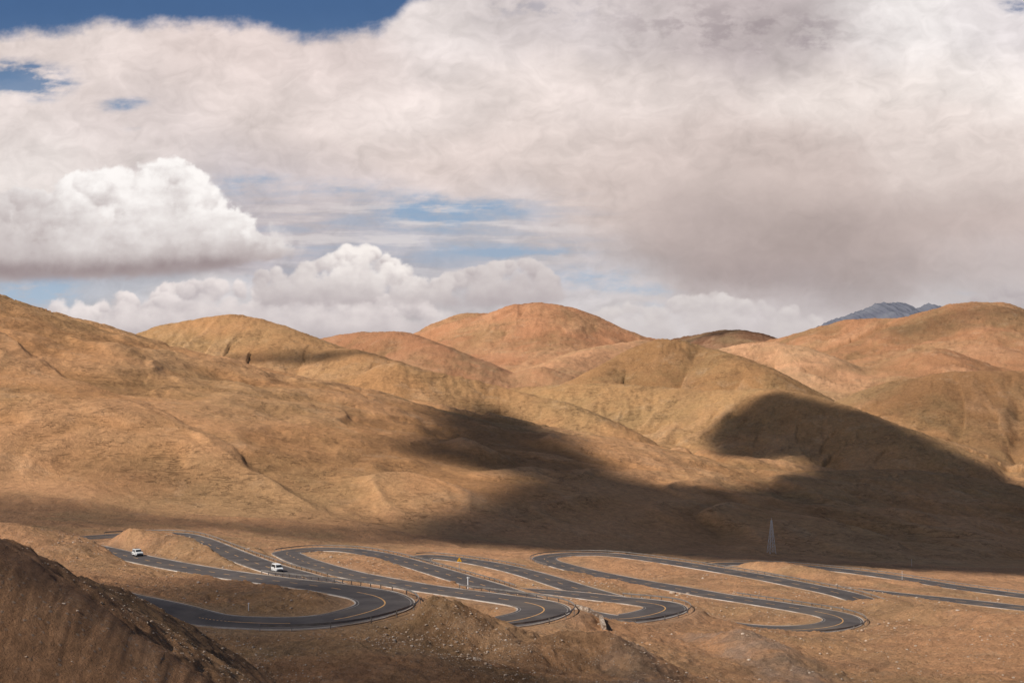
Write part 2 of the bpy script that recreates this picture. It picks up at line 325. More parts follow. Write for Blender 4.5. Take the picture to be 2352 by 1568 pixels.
def soil(name,farm):
    k=NT(name); pos=k.n('ShaderNodeNewGeometry').outputs['Position']
    at=k.n('ShaderNodeAttribute',attribute_name='tint').outputs['Color']
    big=k.noise(pos,.006 if farm else .02,6,.65,.4); mid=k.noise(pos,.03 if farm else .12,7,.72,.3); fine=k.noise(pos,.3 if farm else 1.1,7,.8)
    c=k.mix(k.math('MULTIPLY',k.mr(big,.45,.62),.34),at,(.32,.245,.12))                # thin grass cover
    c=k.mix(k.math('MULTIPLY',k.mr(mid,.52,.70),.34),c,(.29,.16,.085))
    c=k.mix(k.math('MULTIPLY',k.mr(mid,.45,.27),.30),c,(.60,.43,.28))
    v=k.mr(fine,.25,.75,.60 if farm else .54,1.36 if farm else 1.38); hv=k.n('ShaderNodeHueSaturation'); k.l(c,hv.inputs['Color']); k.l(v,hv.inputs['Value']); c=hv.outputs[0]
    if farm:
        # solifluction scars: short dark curved marks lying across the slope
        mp=k.n('ShaderNodeMapping'); mp.inputs['Scale'].default_value=(.06,.10,.45); k.l(pos,mp.inputs[0])
        a=k.noise(mp.outputs[0],1.0,5,.62,1.1); sc_=k.mr(k.math('ABSOLUTE',k.math('SUBTRACT',a,.5)),0,.020,1,0)
        msk=k.math('MULTIPLY',k.mr(k.noise(pos,.012,3),.41,.52),k.mr(k.noise(pos,.07,3),.42,.55))
        f=k.math('MULTIPLY',k.math('MULTIPLY',sc_,msk),.62)
        c=k.mix(f,c,(.12,.07,.038))
        h=k.math('ADD',k.math('MULTIPLY',mid,.9),k.math('ADD',k.math('MULTIPLY',fine,.5),k.math('MULTIPLY',f,-.4)))
        k.bsdf(c,.95,bump=h,bs=.65,bd=4.2,spec=.1)
    else:
        vo=k.n('ShaderNodeTexVoronoi'); vo.inputs['Scale'].default_value=2.0; k.l(pos,vo.inputs['Vector'])
        st_=k.math('MULTIPLY',k.mr(vo.outputs['Distance'],.26,.14),k.mr(k.noise(pos,.09,3),.46,.56))
        c=k.mix(k.math('MULTIPLY',st_,.5),c,(.60,.49,.39))
        c=k.mix(k.math('MULTIPLY',k.mr(k.noise(pos,.05,7,.75,.8),.49,.65),.55),c,(.21,.13,.08))
        h=k.math('ADD',k.math('MULTIPLY',mid,1.0),k.math('ADD',k.math('MULTIPLY',fine,.8),k.math('MULTIPLY',st_,.1)))
        k.bsdf(c,.95,bump=h,bs=1.0,bd=1.2,spec=.1)
    return k.m
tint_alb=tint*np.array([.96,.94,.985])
js=int(np.searchsorted(Yr,640))
V=np.stack([GX,GY,Z],-1)
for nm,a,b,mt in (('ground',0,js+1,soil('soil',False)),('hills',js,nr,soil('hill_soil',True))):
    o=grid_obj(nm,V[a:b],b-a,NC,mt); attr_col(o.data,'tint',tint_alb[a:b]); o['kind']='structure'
    o['label']='brown stony ground stepped by the road cuttings' if nm=='ground' else 'bare rounded brown hills with eroded slopes'
# distant peaks; blue aerial haze is painted into the rock colour
pk=[(1780,800),(1830,775),(1880,748),(1915,733),(1950,722),(1985,709),(2010,698),(2030,694),(2048,697),(2062,693),(2080,696),(2092,713),(2110,706),(2132,695),(2150,702),(2178,706),(2220,730),(2300,760),(2420,790)]
n1=400;m1=50;xs_=np.linspace(1780,2420,n1);D=13000
py=np.interp(xs_,[p[0] for p in pk],[p[1] for p in pk])+5*fbm(xs_/14,xs_*0,5,9,.6)
VV=np.zeros((m1,n1,3))
for j in range(m1):
    t=j/(m1-1)
    y=D-3000*t; X=(xs_-1176)/FOC*D; z=(784-py)/FOC*D*(1-t)-300*t+90*ridged(X/300,np.full(n1,t*5),4,77)*np.sin(t*3.1)
    VV[j]=np.stack([X,np.full(n1,y),z],1)
k=NT('haze_tinted_rock'); pos=k.n('ShaderNodeNewGeometry').outputs['Position']; k.bsdf(k.mix(k.mr(k.noise(pos,.004,5),.35,.65),(.11,.115,.145),(.15,.155,.18)),.9,spec=.1)
o=grid_obj('distant_mountain',VV[::-1],m1,n1,k.m); o['kind']='structure'; o['label']='hazy blue-grey craggy mountain ridge'
# ---------------------------------------------------------------- road
def ribbon(name,segs,zt,mat,kind=None,parent=None,thick=0,label=None):
    V=[];F=[]
    for i0,i1,a,b in segs:
        idx=np.arange(i0,i1+1); n0=len(V)
        for i in idx:
            pa=R[i,:2]+NL[i]*a; pb=R[i,:2]+NL[i]*b; z=R[i,2]+zt
            V+= [(pa[0],pa[1],z),(pb[0],pb[1],z)]
            if thick: V+=[(pb[0],pb[1],z-thick),(pa[0],pa[1],z-thick)]
        w_=4 if thick else 2
        for k_ in range(len(idx)-1):
            q=n0+k_*w_;p=q+w_
            F.append((q,q+1,p+1,p))
            if thick: F+=[(q+1,q+2,p+2,p+1),(q+3,q,p,p+3)]
    return mesh_obj(name,V,F,mat,kind=kind,parent=parent,label=label)
k=NT('asphalt'); pos=k.n('ShaderNodeNewGeometry').outputs['Position']
c=k.mix(k.mr(k.noise(pos,.25,6,.6),.35,.65),(.068,.057,.053),(.108,.091,.083)); c=k.mix(k.math('MULTIPLY',k.mr(k.noise(pos,.07,5,.6,.6),.5,.7),.5),c,(.18,.14,.105))
k.bsdf(c,.88,bump=k.noise(pos,9,3),bs=.3,bd=.02,spec=.2); asphalt=k.m
n=len(R)-1
road=ribbon('road',[(0,n,4.1,-4.1)],0,asphalt,'structure',thick=.3,label='winding dark asphalt mountain road with hairpin bends')
k=NT('worn_white_paint'); pos=k.n('ShaderNodeNewGeometry').outputs['Position']; k.bsdf(k.mix(k.mr(k.noise(pos,2.5,4),.4,.6),(.38,.35,.31),(.20,.17,.15)),.6); white=k.m
k=NT('worn_yellow_paint'); pos=k.n('ShaderNodeNewGeometry').outputs['Position']; k.bsdf(k.mix(k.mr(k.noise(pos,1.5,4),.4,.65),(.70,.36,.10),(.42,.24,.10)),.6); yel=k.m
k=NT('kerb_concrete'); pos=k.n('ShaderNodeNewGeometry').outputs['Position']; k.bsdf(k.mix(k.mr(k.noise(pos,.12,6,.65),.42,.58),(.54,.48,.42),(.34,.245,.17)),.85); conc=k.m
ribbon('edge_line',[(0,n,3.75,3.65),(0,n,-3.65,-3.75)],.006,white,parent=road)
kt=np.abs(np.gradient(np.unwrap(np.arctan2(T[:,1],T[:,0])))/.5); kt=smooth(kt,31)
segs=[];i=0
while i<n-12:
    if kt[i]>.035: segs.append((i,i+4,.11,-.11)); i+=4
    else: segs.append((i,i+8,.11,-.11)); i+=20
ribbon('centre_line',segs,.006,yel,parent=road)
ribbon('kerb',[(0,n,4.28,4.1),(0,n,-4.1,-4.28)],.04,conc,parent=road,thick=.4)
# ---------------------------------------------------------------- guardrails
k=NT('galvanised_steel'); pos=k.n('ShaderNodeNewGeometry').outputs['Position']; k.bsdf(k.mix(k.mr(k.noise(pos,.8,4),.35,.65),(.30,.27,.245),(.20,.175,.15)),.55,.4); steel=k.m
def box(bm,x0,x1,y0,y1,z0,z1):
    v=[bm.verts.new(p) for p in ((x0,y0,z0),(x1,y0,z0),(x1,y1,z0),(x0,y1,z0),(x0,y0,z1),(x1,y0,z1),(x1,y1,z1),(x0,y1,z1))]
    for f_ in ((0,3,2,1),(4,5,6,7),(0,1,5,4),(1,2,6,5),(2,3,7,6),(3,0,4,7)): bm.faces.new([v[i] for i in f_])
def bm_obj(name,fn,mat,parent=None,bev=0,smooth_=False,**kw):
    bm=bmesh.new(); fn(bm)
    if bev: bmesh.ops.bevel(bm,geom=bm.edges[:],offset=bev,segments=2,affect='EDGES',clamp_overlap=True)
    bmesh.ops.recalc_face_normals(bm,faces=bm.faces)
    me=bpy.data.meshes.new(name); bm.to_mesh(me); bm.free(); me.materials.append(mat)
    if smooth_: me.polygons.foreach_set('use_smooth',[True]*len(me.polygons))
    o=bpy.data.objects.new(name,me); COL.objects.link(o); tag(o,parent,**kw); return o
postme=bm_obj('post',lambda bm:box(bm,-.055,.055,-.07,.07,-.6,.74),steel,bev=.015); postmesh=postme.data; bpy.data.objects.remove(postme)
def ix(u): return int(np.argmin(np.abs(RI-u)))
RAILS=[(5.0,13.6,-1),(20.3,27.3,1),(31.6,38.5,-1),(44.2,51.3,1),(54.2,60.2,-1),(67,70.2,1),(75.5,84,-1),(88.0,99.0,1),(113,121,1)]
prof=[(.0,.47),(.05,.52),(.05,.55),(0,.60),(0,.63),(.05,.68),(.05,.71),(0,.76)]
for u0,u1,side in RAILS:
    a,b=ix(u0),ix(u1); i0=(a+b)//2; org=Vector((*(R[i0,:2]+NL[i0]*side*4.95),R[i0,2]))
    e=bpy.data.objects.new('guardrail',None); e.location=org; COL.objects.link(e)
    tag(e,label='grey steel guardrail along outer edge of asphalt road',cat='guardrail',group='guardrails along the road')
    V=[];F=[];m_=len(prof)
    idx=list(range(a,b+1,2))
    for i in idx:
        for (o_,z) in prof:
            p=R[i,:2]+NL[i]*side*(4.85-o_); V.append((p[0]-org.x,p[1]-org.y,R[i,2]+z-org.z))
    for k_ in range(len(idx)-1):
        for q in range(m_-1):
            s0=k_*m_+q; F.append((s0,s0+1,s0+1+m_,s0+m_))
    mesh_obj('beam',V,F,steel,parent=e)
    for i in range(a,b+1,max(8,int((b-a)/98)+1)):
        p=R[i,:2]+NL[i]*side*5.0; o=bpy.data.objects.new('post',postmesh); COL.objects.link(o); o.parent=e
        o.location=(p[0]-org.x,p[1]-org.y,R[i,2]-org.z); o.rotation_euler=(0,0,math.atan2(T[i,1],T[i,0]))
# ---------------------------------------------------------------- vehicles
paint=plain('white_car_paint',(.78,.78,.76),.25,0,.6,.03); glass=plain('dark_glass',(.02,.024,.028),.08,0,.6,.1); rubber=plain('rubber',(.025,.025,.025),.9,0,.2); rimm=plain('alloy',(.45,.45,.46),.3,.8); plas=plain('dark_plastic',(.04,.04,.042),.6); lampm=plain('lamp_glass',(.75,.75,.72),.1); redm=plain('red_lamp',(.35,.03,.02),.2)
def loft(bm,prof):
    L=[bm.verts.new((x,-w,z)) for x,z,w in prof]; Rr=[bm.verts.new((x,w,z)) for x,z,w in prof]; m=len(prof)
    for i in range(m):
        j=(i+1)%m; bm.faces.new((L[i],L[j],Rr[j],Rr[i]))
    bm.faces.new(L[::-1]); bm.faces.new(Rr)
def quadm(bm,p):
    vs=[bm.verts.new(q) for q in p]; bm.faces.new(vs)
def car(body,cabin,wins,front,rear,wx_,L,wheel_r,label):
    e=bpy.data.objects.new('car',None); COL.objects.link(e)
    bm_obj('body',lambda bm:(loft(bm,body),loft(bm,cabin)),paint,e,.05)
    for w_ in wins:
        def fn(bm,w_=w_):
            for sg in (-1,1):
                quadm(bm,[(x,sg*y,z) for x,y,z in w_])
        bm_obj('side_window',fn,glass,e)
    bm_obj('windscreen',lambda bm:quadm(bm,front),glass,e); bm_obj('rear_window',lambda bm:quadm(bm,rear),glass,e)
    for sx in wx_:
        for sy in (-1,1):
            def ty(bm): bmesh.ops.create_cone(bm,cap_ends=True,segments=24,radius1=wheel_r,radius2=wheel_r,depth=.24,matrix=Matrix.Rotation(math.pi/2,4,'X'))
            def rm(bm): bmesh.ops.create_cone(bm,cap_ends=True,segments=16,radius1=wheel_r*.62,radius2=wheel_r*.5,depth=.05,matrix=Matrix.Translation((0,sy*.135,0))@Matrix.Rotation(-sy*math.pi/2,4,'X'))
            wh=bpy.data.objects.new('wheel',None); COL.objects.link(wh); wh.parent=e; wh.location=(sx,sy*.80,wheel_r)
            bm_obj('tyre',ty,rubber,wh,.03); bm_obj('rim',rm,rimm,wh)
    for sy in (-1,1):
        bm_obj('headlight',lambda bm:box(bm,L/2-.06,L/2+.02,sy*.68-.17,sy*.68+.17,.68,.88),lampm,e,.02)
        bm_obj('tail_light',lambda bm:box(bm,-L/2-.02,-L/2+.05,sy*.76-.09,sy*.76+.09,.8,1.15),redm,e,.02)
    bm_obj('grille',lambda bm:box(bm,L/2-.02,L/2+.03,-.45,.45,.62,.85),plas,e,.01)
    bm_obj('bumper',lambda bm:(box(bm,L/2-.05,L/2+.08,-.85,.85,.32,.55),box(bm,-L/2-.08,-L/2+.05,-.85,.85,.32,.55)),plas,e,.03)
    bm_obj('wing_mirror',lambda bm:[box(bm,L/2-1.45,L/2-1.3,sy*1.0-.09,sy*1.0+.09,1.05,1.22) for sy in (-1,1)],plas,e,.02)
    tag(e,label=label,cat='car',group='white cars driving on the road'); return e
suv=car([(2.35,.35,.86),(2.38,.75,.88),(2.25,1.0,.86),(1.15,1.12,.88),(-2.3,1.12,.9),(-2.38,.8,.9),(-2.36,.35,.88)],
 [(1.25,1.10,.84),(.55,1.72,.70),(.3,1.80,.68),(-2.0,1.80,.68),(-2.15,1.70,.72),(-2.3,1.10,.86)],
 [[(.95,.835,1.16),(.5,.725,1.64),(-.25,.725,1.66),(-.25,.85,1.16)],[(-.32,.85,1.16),(-.32,.725,1.66),(-1.15,.725,1.66),(-1.15,.86,1.16)],[(-1.22,.86,1.16),(-1.22,.725,1.66),(-1.95,.745,1.64),(-2.1,.87,1.16)]],
 [(1.2,-.76,1.16),(1.2,.76,1.16),(.65,.66,1.66),(.65,-.66,1.66)],[(-2.29,-.72,1.2),(-2.29,.72,1.2),(-2.19,.64,1.66),(-2.19,-.64,1.66)],(1.45,-1.4),4.75,.39,'white off-road wagon with roof rack driving on asphalt road')
bm_obj('roof_rack',lambda bm:[box(bm,-1.8,.2,y-.02,y+.02,1.83,1.88) for y in (-.6,.6)]+[box(bm,x-.02,x+.02,-.6,.6,1.85,1.89) for x in (-1.5,-.8,-.1)],plas,suv)
van=car([(2.45,.35,.84),(2.5,.7,.87),(2.4,.95,.86),(1.7,1.15,.88),(-2.45,1.15,.9),(-2.5,.8,.9),(-2.48,.35,.88)],
 [(1.85,1.12,.84),(1.05,1.85,.72),(.75,1.95,.70),(-2.2,1.98,.70),(-2.38,1.85,.74),(-2.46,1.12,.87)],
 [[(1.5,.84,1.2),(1.0,.745,1.76),(.45,.745,1.78),(.45,.855,1.2)],[(.37,.86,1.2),(.37,.75,1.78),(-.85,.75,1.80),(-.85,.865,1.2)],[(-.93,.865,1.2),(-.93,.75,1.80),(-2.15,.765,1.80),(-2.28,.87,1.2)]],
 [(1.80,-.76,1.2),(1.80,.76,1.2),(1.16,.67,1.78),(1.16,-.67,1.78)],[(-2.475,-.72,1.25),(-2.475,.72,1.25),(-2.40,.66,1.80),(-2.40,-.66,1.80)],(1.6,-1.5),5.0,.36,'white minivan with dark windows driving on asphalt road')
def place(o,u,lane,flip):
    i=ix(u); p=R[i,:2]+NL[i]*lane; o.location=(p[0],p[1],R[i,2]+.005)
    g=(R[min(i+4,n),2]-R[max(i-4,0),2])/4
    a=math.atan2(T[i,1],T[i,0])+(math.pi if flip else 0); o.rotation_euler=(0,-math.atan(g)*(-1 if flip else 1),a)
place(suv,16.02,-1.9,True); place(van,26.5,-1.3,False); suv.scale=van.scale=(.93,.93,.93)
# ---------------------------------------------------------------- pylon
def tube(bm,a,b,r):
    a=Vector(a);b=Vector(b);d=b-a; m=Matrix.Translation((a+b)/2)@d.to_track_quat('Z','Y').to_matrix().to_4x4()
    bmesh.ops.create_cone(bm,cap_ends=True,segments=5,radius1=r,radius2=r,depth=d.length,matrix=m)
tw_=hit(1772,1271); H=16.2*tw_[1]/700
def W_(z): return 1.4*(1-z/H)+.2
pyl=bpy.data.objects.new('lattice_tower',None); COL.objects.link(pyl); pyl.location=tw_; pyl.rotation_euler=(0,0,.3)
tag(pyl,label='tall tapering steel lattice tower standing on bare slope',cat='tower')
steel2=plain('galvanised_tower_steel',(.74,.71,.67),.5,.0)
bm_obj('leg_frame',lambda bm:[tube(bm,(sx*W_(0),sy*W_(0),-.5),(sx*W_(H),sy*W_(H),H),.075) for sx in (-1,1) for sy in (-1,1)],steel2,pyl)
def brace(bm):
    zs=[0];
    while zs[-1]<H-.8: zs.append(min(H,zs[-1]+max(1.4,W_(zs[-1])*2.0)))
    for a,b in zip(zs[:-1],zs[1:]):
        c=[(-1,-1),(1,-1),(1,1),(-1,1)]
        for i in range(4):
            p=c[i];q=c[(i+1)%4]; wa,wb=W_(a),W_(b)
            tube(bm,(p[0]*wa,p[1]*wa,a),(q[0]*wb,q[1]*wb,b),.035); tube(bm,(q[0]*wa,q[1]*wa,a),(p[0]*wb,p[1]*wb,b),.035); tube(bm,(p[0]*wb,p[1]*wb,b),(q[0]*wb,q[1]*wb,b),.035)
bm_obj('cross_bracing',brace,steel2,pyl)
bm_obj('top_mast',lambda bm:(tube(bm,(0,0,H-.3),(0,0,H+1.2),.08),tube(bm,(-.5,0,H),(.5,0,H),.06)),steel2,pyl)
# ---------------------------------------------------------------- signs & posts
grey=plain('post_grey',(.5,.5,.5),.5); yellowm=plain('sign_yellow',(.85,.42,.02),.4,var=.04); blackm=plain('sign_black',(.02,.02,.02),.5); whitem=plain('post_white',(.75,.74,.72),.6)
def sign_at(u,side,off=5.5):
    i=ix(u); p=R[i,:2]+NL[i]*side*off; return Vector((p[0],p[1],R[i,2]-.1)),i
loc,_=sign_at(49.6,1)
sg=bpy.data.objects.new('road_sign',None); COL.objects.link(sg); sg.location=loc; tag(sg,label='yellow triangular warning sign on grey post beside guardrail',cat='road sign')
bm_obj('pole',lambda bm:tube(bm,(0,0,-.3),(0,0,3.1),.06),grey,sg)
def tri(bm,sz,y,z0):
    a=[bm.verts.new((x*sz,y,z0+z*sz)) for x,z in ((-.62,0),(.62,0),(0,1.07))]; b=[bm.verts.new((v.co.x,y+.03,v.co.z)) for v in a]
    bm.faces.new(a);bm.faces.new(b[::-1])
    for i in range(3): bm.faces.new((a[i],b[i],b[(i+1)%3],a[(i+1)%3]))
bm_obj('sign_border',lambda bm:tri(bm,1.2,-.10,2.35),blackm,sg); bm_obj('sign_plate',lambda bm:tri(bm,1.08,-.135,2.39),yellowm,sg)
bm_obj('sign_symbol',lambda bm:(tube(bm,(-.12,-.145,2.52),(.10,-.145,2.72),.03),tube(bm,(.10,-.145,2.72),(-.06,-.145,2.95),.03)),blackm,sg)
for (u,v,h,w_) in ((1075,1352,2.3,.12),(2072,1332,3.2,.06),(571,1402,1.1,.05),(2094,1300,3,.05)):
    p=hit(u,v); e=bm_obj('marker_post',lambda bm:(tube(bm,(0,0,-.3),(0,0,h),w_),tube(bm,(-w_*2.2,0,h*.92),(w_*2.2,0,h*.92),w_*.8)),whitem,label='slim white marker post with short crosspiece beside road',cat='post',group='marker posts by the road'); e.location=p
# ---------------------------------------------------------------- retaining wall
k=NT('stone_wall'); pos=k.n('ShaderNodeNewGeometry').outputs['Position']; vo=k.n('ShaderNodeTexVoronoi'); vo.inputs['Scale'].default_value=2.2; k.l(pos,vo.inputs['Vector'])
k.bsdf(k.mix(k.mr(vo.outputs['Distance'],.1,.6),(.58,.48,.38),(.25,.18,.13)),.9,bump=vo.outputs['Distance'],bs=.8,bd=.1); stone=k.m
wp=[hit(1322,1398),hit(1352,1406),hit(1380,1424),hit(1388,1446)]
def wall(bm):
    o0=Vector(wp[0]); prev=None
    for i,p in enumerate(wp):
        p=Vector(p)-o0; q=Vector(wp[min(i+1,len(wp)-1)])-Vector(wp[max(i-1,0)]); nn=Vector((-q.y,q.x,0)).normalized()*.35
        ring=[bm.verts.new(p+nn+Vector((0,0,-.8))),bm.verts.new(p-nn+Vector((0,0,-.8))),bm.verts.new(p-nn*.8+Vector((0,0,.7))),bm.verts.new(p+nn*.8+Vector((0,0,.7)))]
        if prev:
            for j in range(4): bm.faces.new((prev[j],prev[(j+1)%4],ring[(j+1)%4],ring[j]))
        else: bm.faces.new(ring)
        prev=ring
    bm.faces.new(prev[::-1])
o=bm_obj('retaining_wall',wall,stone,label='low rubble stone retaining wall below the hairpin',cat='wall'); o.location=wp[0]
# ---------------------------------------------------------------- stones
k=NT('pale_stone'); pos=k.n('ShaderNodeNewGeometry').outputs['Position']; k.bsdf(k.mix(k.mr(k.noise(pos,.7,4),.35,.65),(.34,.23,.15),(.56,.45,.35)),.9,bump=k.noise(pos,4,4),bs=.5,bd=.1); rockm=k.m
def rockmesh(seed,sub):
    r=random.Random(seed); bm=bmesh.new(); bmesh.ops.create_icosphere(bm,subdivisions=sub,radius=1)
    ax=[Vector((r.gauss(0,1),r.gauss(0,1),r.gauss(0,1))).normalized() for _ in range(7)]; lim=[r.uniform(.5,.85) for _ in ax]
    for v in bm.verts:
        for a,l in zip(ax,lim):
            d=v.co.dot(a)
            if d>l: v.co-=a*(d-l)
        v.co*=r.uniform(.94,1.06); v.co.z*=.7
    V=[tuple(v.co) for v in bm.verts];F=[tuple(v.index for v in f.verts) for f in bm.faces]; bm.free(); return V,F
RM=[rockmesh(i,1) for i in range(5)]
dsroad=lambda x,y:kd.find((x,y,0))[2]
V=[];F=[]
NG=11000
xx=np.empty(0);yy=np.empty(0)
while len(xx)<NG:
    y=np.where(rng.random(20000)<.7,rng.uniform(78,190,20000),rng.uniform(150,430,20000)); x=rng.uniform(-.4,.4,20000)*y
    ok=fbm(x/22,y/22,3,8)>rng.uniform(-.25,.4,20000); xx=np.r_[xx,x[ok]];yy=np.r_[yy,y[ok]]
xx=xx[:NG];yy=yy[:NG];zz_=hz(xx,yy)
for x,y,z in zip(xx.tolist(),yy.tolist(),zz_.tolist()):
    if dsroad(x,y)<6: continue
    r=random.choice(RM); sc_=random.paretovariate(2.2)*.00038*y+.018
    if sc_>y*.0016: continue
    a=random.uniform(0,6.28);ca,sa=math.cos(a)*sc_,math.sin(a)*sc_; n0=len(V)
    V+=[(x+ca*p[0]-sa*p[1],y+sa*p[0]+ca*p[1],z+p[2]*sc_+.2*sc_) for p in r[0]]; F+=[tuple(i+n0 for i in f_) for f_ in r[1]]
mesh_obj('gravel',V,F,rockm,kind='stuff',label='scattered pale stones on bare soil')
rms=[]
for i in range(4):
    v_,f_=rockmesh(50+i,2); me=bpy.data.meshes.new('rock'); me.from_pydata(v_,[],f_); me.materials.append(rockm); rms.append(me)
for (u,v,r) in [(146,1410,5),(178,1407,4),(60,1560,4),(115,1397,3),(165,1530,3),(640,1470,3.5),(720,1455,3),(1545,1362,7),(1565,1364,8),(1580,1363,5),(1555,1367,5),(2200,1402,6),(1480,1500,4),(1470,1497,3),(1290,1470,4),(1720,1515,5),(1000,1440,4),(930,1480,3),(1040,1470,3),(1900,1500,4),(2060,1520,4),(420,1500,3),(370,1470,3)]:
    p=hit(u,v); r=r*p[1]/FOC; o=bpy.data.objects.new('rock',random.choice(rms)); COL.objects.link(o); o.location=p; o.scale=(r*random.uniform(.8,1.3),r,r*random.uniform(.7,1)); o.rotation_euler=(0,0,random.uniform(0,6)); tag(o,label='pale angular rock lying on bare brown soil',cat='rock',group='rocks lying on the slope')
# ---------------------------------------------------------------- sun & sky light
el=math.radians(44); az=np.array([-.87,-.49]); az/=np.linalg.norm(az)
L=np.array([az[0]*math.cos(el),az[1]*math.cos(el),math.sin(el)])
sd=bpy.data.lights.new('sun','SUN'); sd.energy=4.9; sd.angle=math.radians(.53); sd.color=(1,.94,.86); so=bpy.data.objects.new('sun',sd); COL.objects.link(so)
so.rotation_euler=Vector(L).to_track_quat('Z','Y').to_euler(); so.location=(-200,-200,400)
wd=bpy.data.worlds.new('World'); sc.world=wd; wd.use_nodes=True; t=wd.node_tree; bg=t.nodes['Background']; sk=t.nodes.new('ShaderNodeTexSky'); sk.sky_type='NISHITA'; sk.sun_disc=False; sk.sun_elevation=el; sk.sun_rotation=math.atan2(L[0],L[1]); sk.altitude=4500; sk.dust_density=2.5
t.links.new(sk.outputs[0],bg.inputs[0]); bg.inputs[1].default_value=.068
# ---------------------------------------------------------------- overhead clouds that shade the land
HC=1500.
def toplane(p): tt_=(HC-p[2])/L[2]; return np.array([p[0]+L[0]*tt_,p[1]+L[1]*tt_])
cxs=np.arange(-3850,1300,7.);cys=np.arange(-1500,4600,7.); CX,CY=np.meshgrid(cxs,cys)
def sdf_poly(poly):
    x=CX;y=CY;d=np.full(x.shape,1e12);ins=np.zeros(x.shape,bool);m=len(poly)
    for i in range(m):
        a=poly[i];b=poly[(i+1)%m];ex,ey=b-a;L2=ex*ex+ey*ey+1e-9
        tt_=np.clip(((x-a[0])*ex+(y-a[1])*ey)/L2,0,1); d=np.minimum(d,(x-a[0]-tt_*ex)**2+(y-a[1]-tt_*ey)**2)
        c=((a[1]>y)!=(b[1]>y))&(x<(b[0]-a[0])*(y-a[1])/((b[1]-a[1])+1e-12)+a[0]); ins^=c
    return np.where(ins,1,-1)*np.sqrt(d)
NEARSH=[(-62,150),(-62,215),(-55,250),(-28,232),(-16,222),(-17,190),(-12,186),(-8,178),(3,168),(10,185),(18,180),(28,168),(28,110),(-20,100),(-26,140)]
SH=[([(940,1040),(975,985),(1040,945),(1085,938),(1150,950),(1230,975),(1300,1000),(1380,1055),(1440,1101),(1560,1112),(1640,1118),(1740,1108),(1830,1088),(1845,1052),(1770,1048),(1700,1060),(1640,1045),(1618,1010),(1655,960),(1740,912),(1790,902),(1900,927),(2000,952),(2100,990),(2200,1040),(2300,1090),(2352,1116),(2700,1130),(2700,1325),(2352,1322),(1900,1303),(1650,1290),(1500,1272),(1200,1262),(960,1240),(980,1200),(1100,1150),(1090,1130),(1180,1110),(1190,1092),(1060,1070)],11,.92,None),
 ([(610,890),(680,832),(750,796),(850,800),(940,850),(860,905),(740,905)],26,.9,1850),
 ([(-200,1130),(200,1160),(420,1190),(700,1205),(960,1200),(960,1250),(700,1240),(500,1215),(300,1212),(-200,1200)],20,.6,None),
 ([(270,1085),(350,1075),(450,1090),(520,1130),(420,1130),(300,1110)],25,.3,None),
 (NEARSH,5,.72,'w'),
 ([(-70,20),(-60,100),(-38,112),(-24,128),(-18,100),(30,110),(30,20)],6,.42,'w'),
 ([(1540,785),(1620,768),(1700,762),(1760,774),(1850,805),(1700,800)],60,.85,4600),
 ([(2080,760),(2200,700),(2352,715),(2600,750),(2600,850),(2150,850)],90,.45,3600),
 ([(1960,925),(2050,880),(2200,862),(2600,860),(2600,1060),(2330,1080),(2150,990)],35,.3,None),
 ([(1350,870),(1450,800),(1530,782),(1640,805),(1600,885),(1400,880)],40,.2,None),
 ([(1130,722),(1200,704),(1290,707),(1400,745),(1330,740),(1200,735)],60,.45,3750),
 ([(28,20),(28,168),(36,215),(50,215),(60,195),(58,150),(58,20)],8,.4,'w')]
dens=np.zeros(CX.shape); nz=fbm(CX/90,CY/90,5,201); nf=fbm(CX/30,CY/30,3,205)
for poly,soft,dn,Yf in SH:
    pts=[]
    for (u,v) in poly:
        p=np.array([u,v,hz(u,v)[0]]) if Yf=='w' else (np.array(P(u,v,Yf)) if Yf else hit(u,v))
        pts.append(toplane(p))
    sd_=sdf_poly(np.array(pts)); d_=dn*sst(-soft,soft,sd_+soft*(.25+.6*nz+.3*nf)); dens=1-(1-dens)*(1-d_)
dz=40*dens*(1+nz)
k=NT('cloud'); at=k.n('ShaderNodeAttribute',attribute_name='vapour').outputs['Fac']; tr=k.n('ShaderNodeBsdfTransparent'); df=k.n('ShaderNodeBsdfDiffuse'); df.inputs[0].default_value=(.9,.9,.92,1); mx=k.n('ShaderNodeMixShader')
k.l(at,mx.inputs[0]);k.l(tr.outputs[0],mx.inputs[1]);k.l(df.outputs[0],mx.inputs[2]);k.l(mx.outputs[0],k.out.inputs[0])
o=grid_obj('sky_clouds',np.stack([CX+dz*L[0]/L[2],CY+dz*L[1]/L[2],HC+dz],-1),len(cys),len(cxs),k.m); a_=o.data.attributes.new('vapour','FLOAT','POINT'); a_.data.foreach_set('value',dens.ravel().astype(np.float32)); o['kind']='structure'; o['label']='drifting white clouds shading the hills'
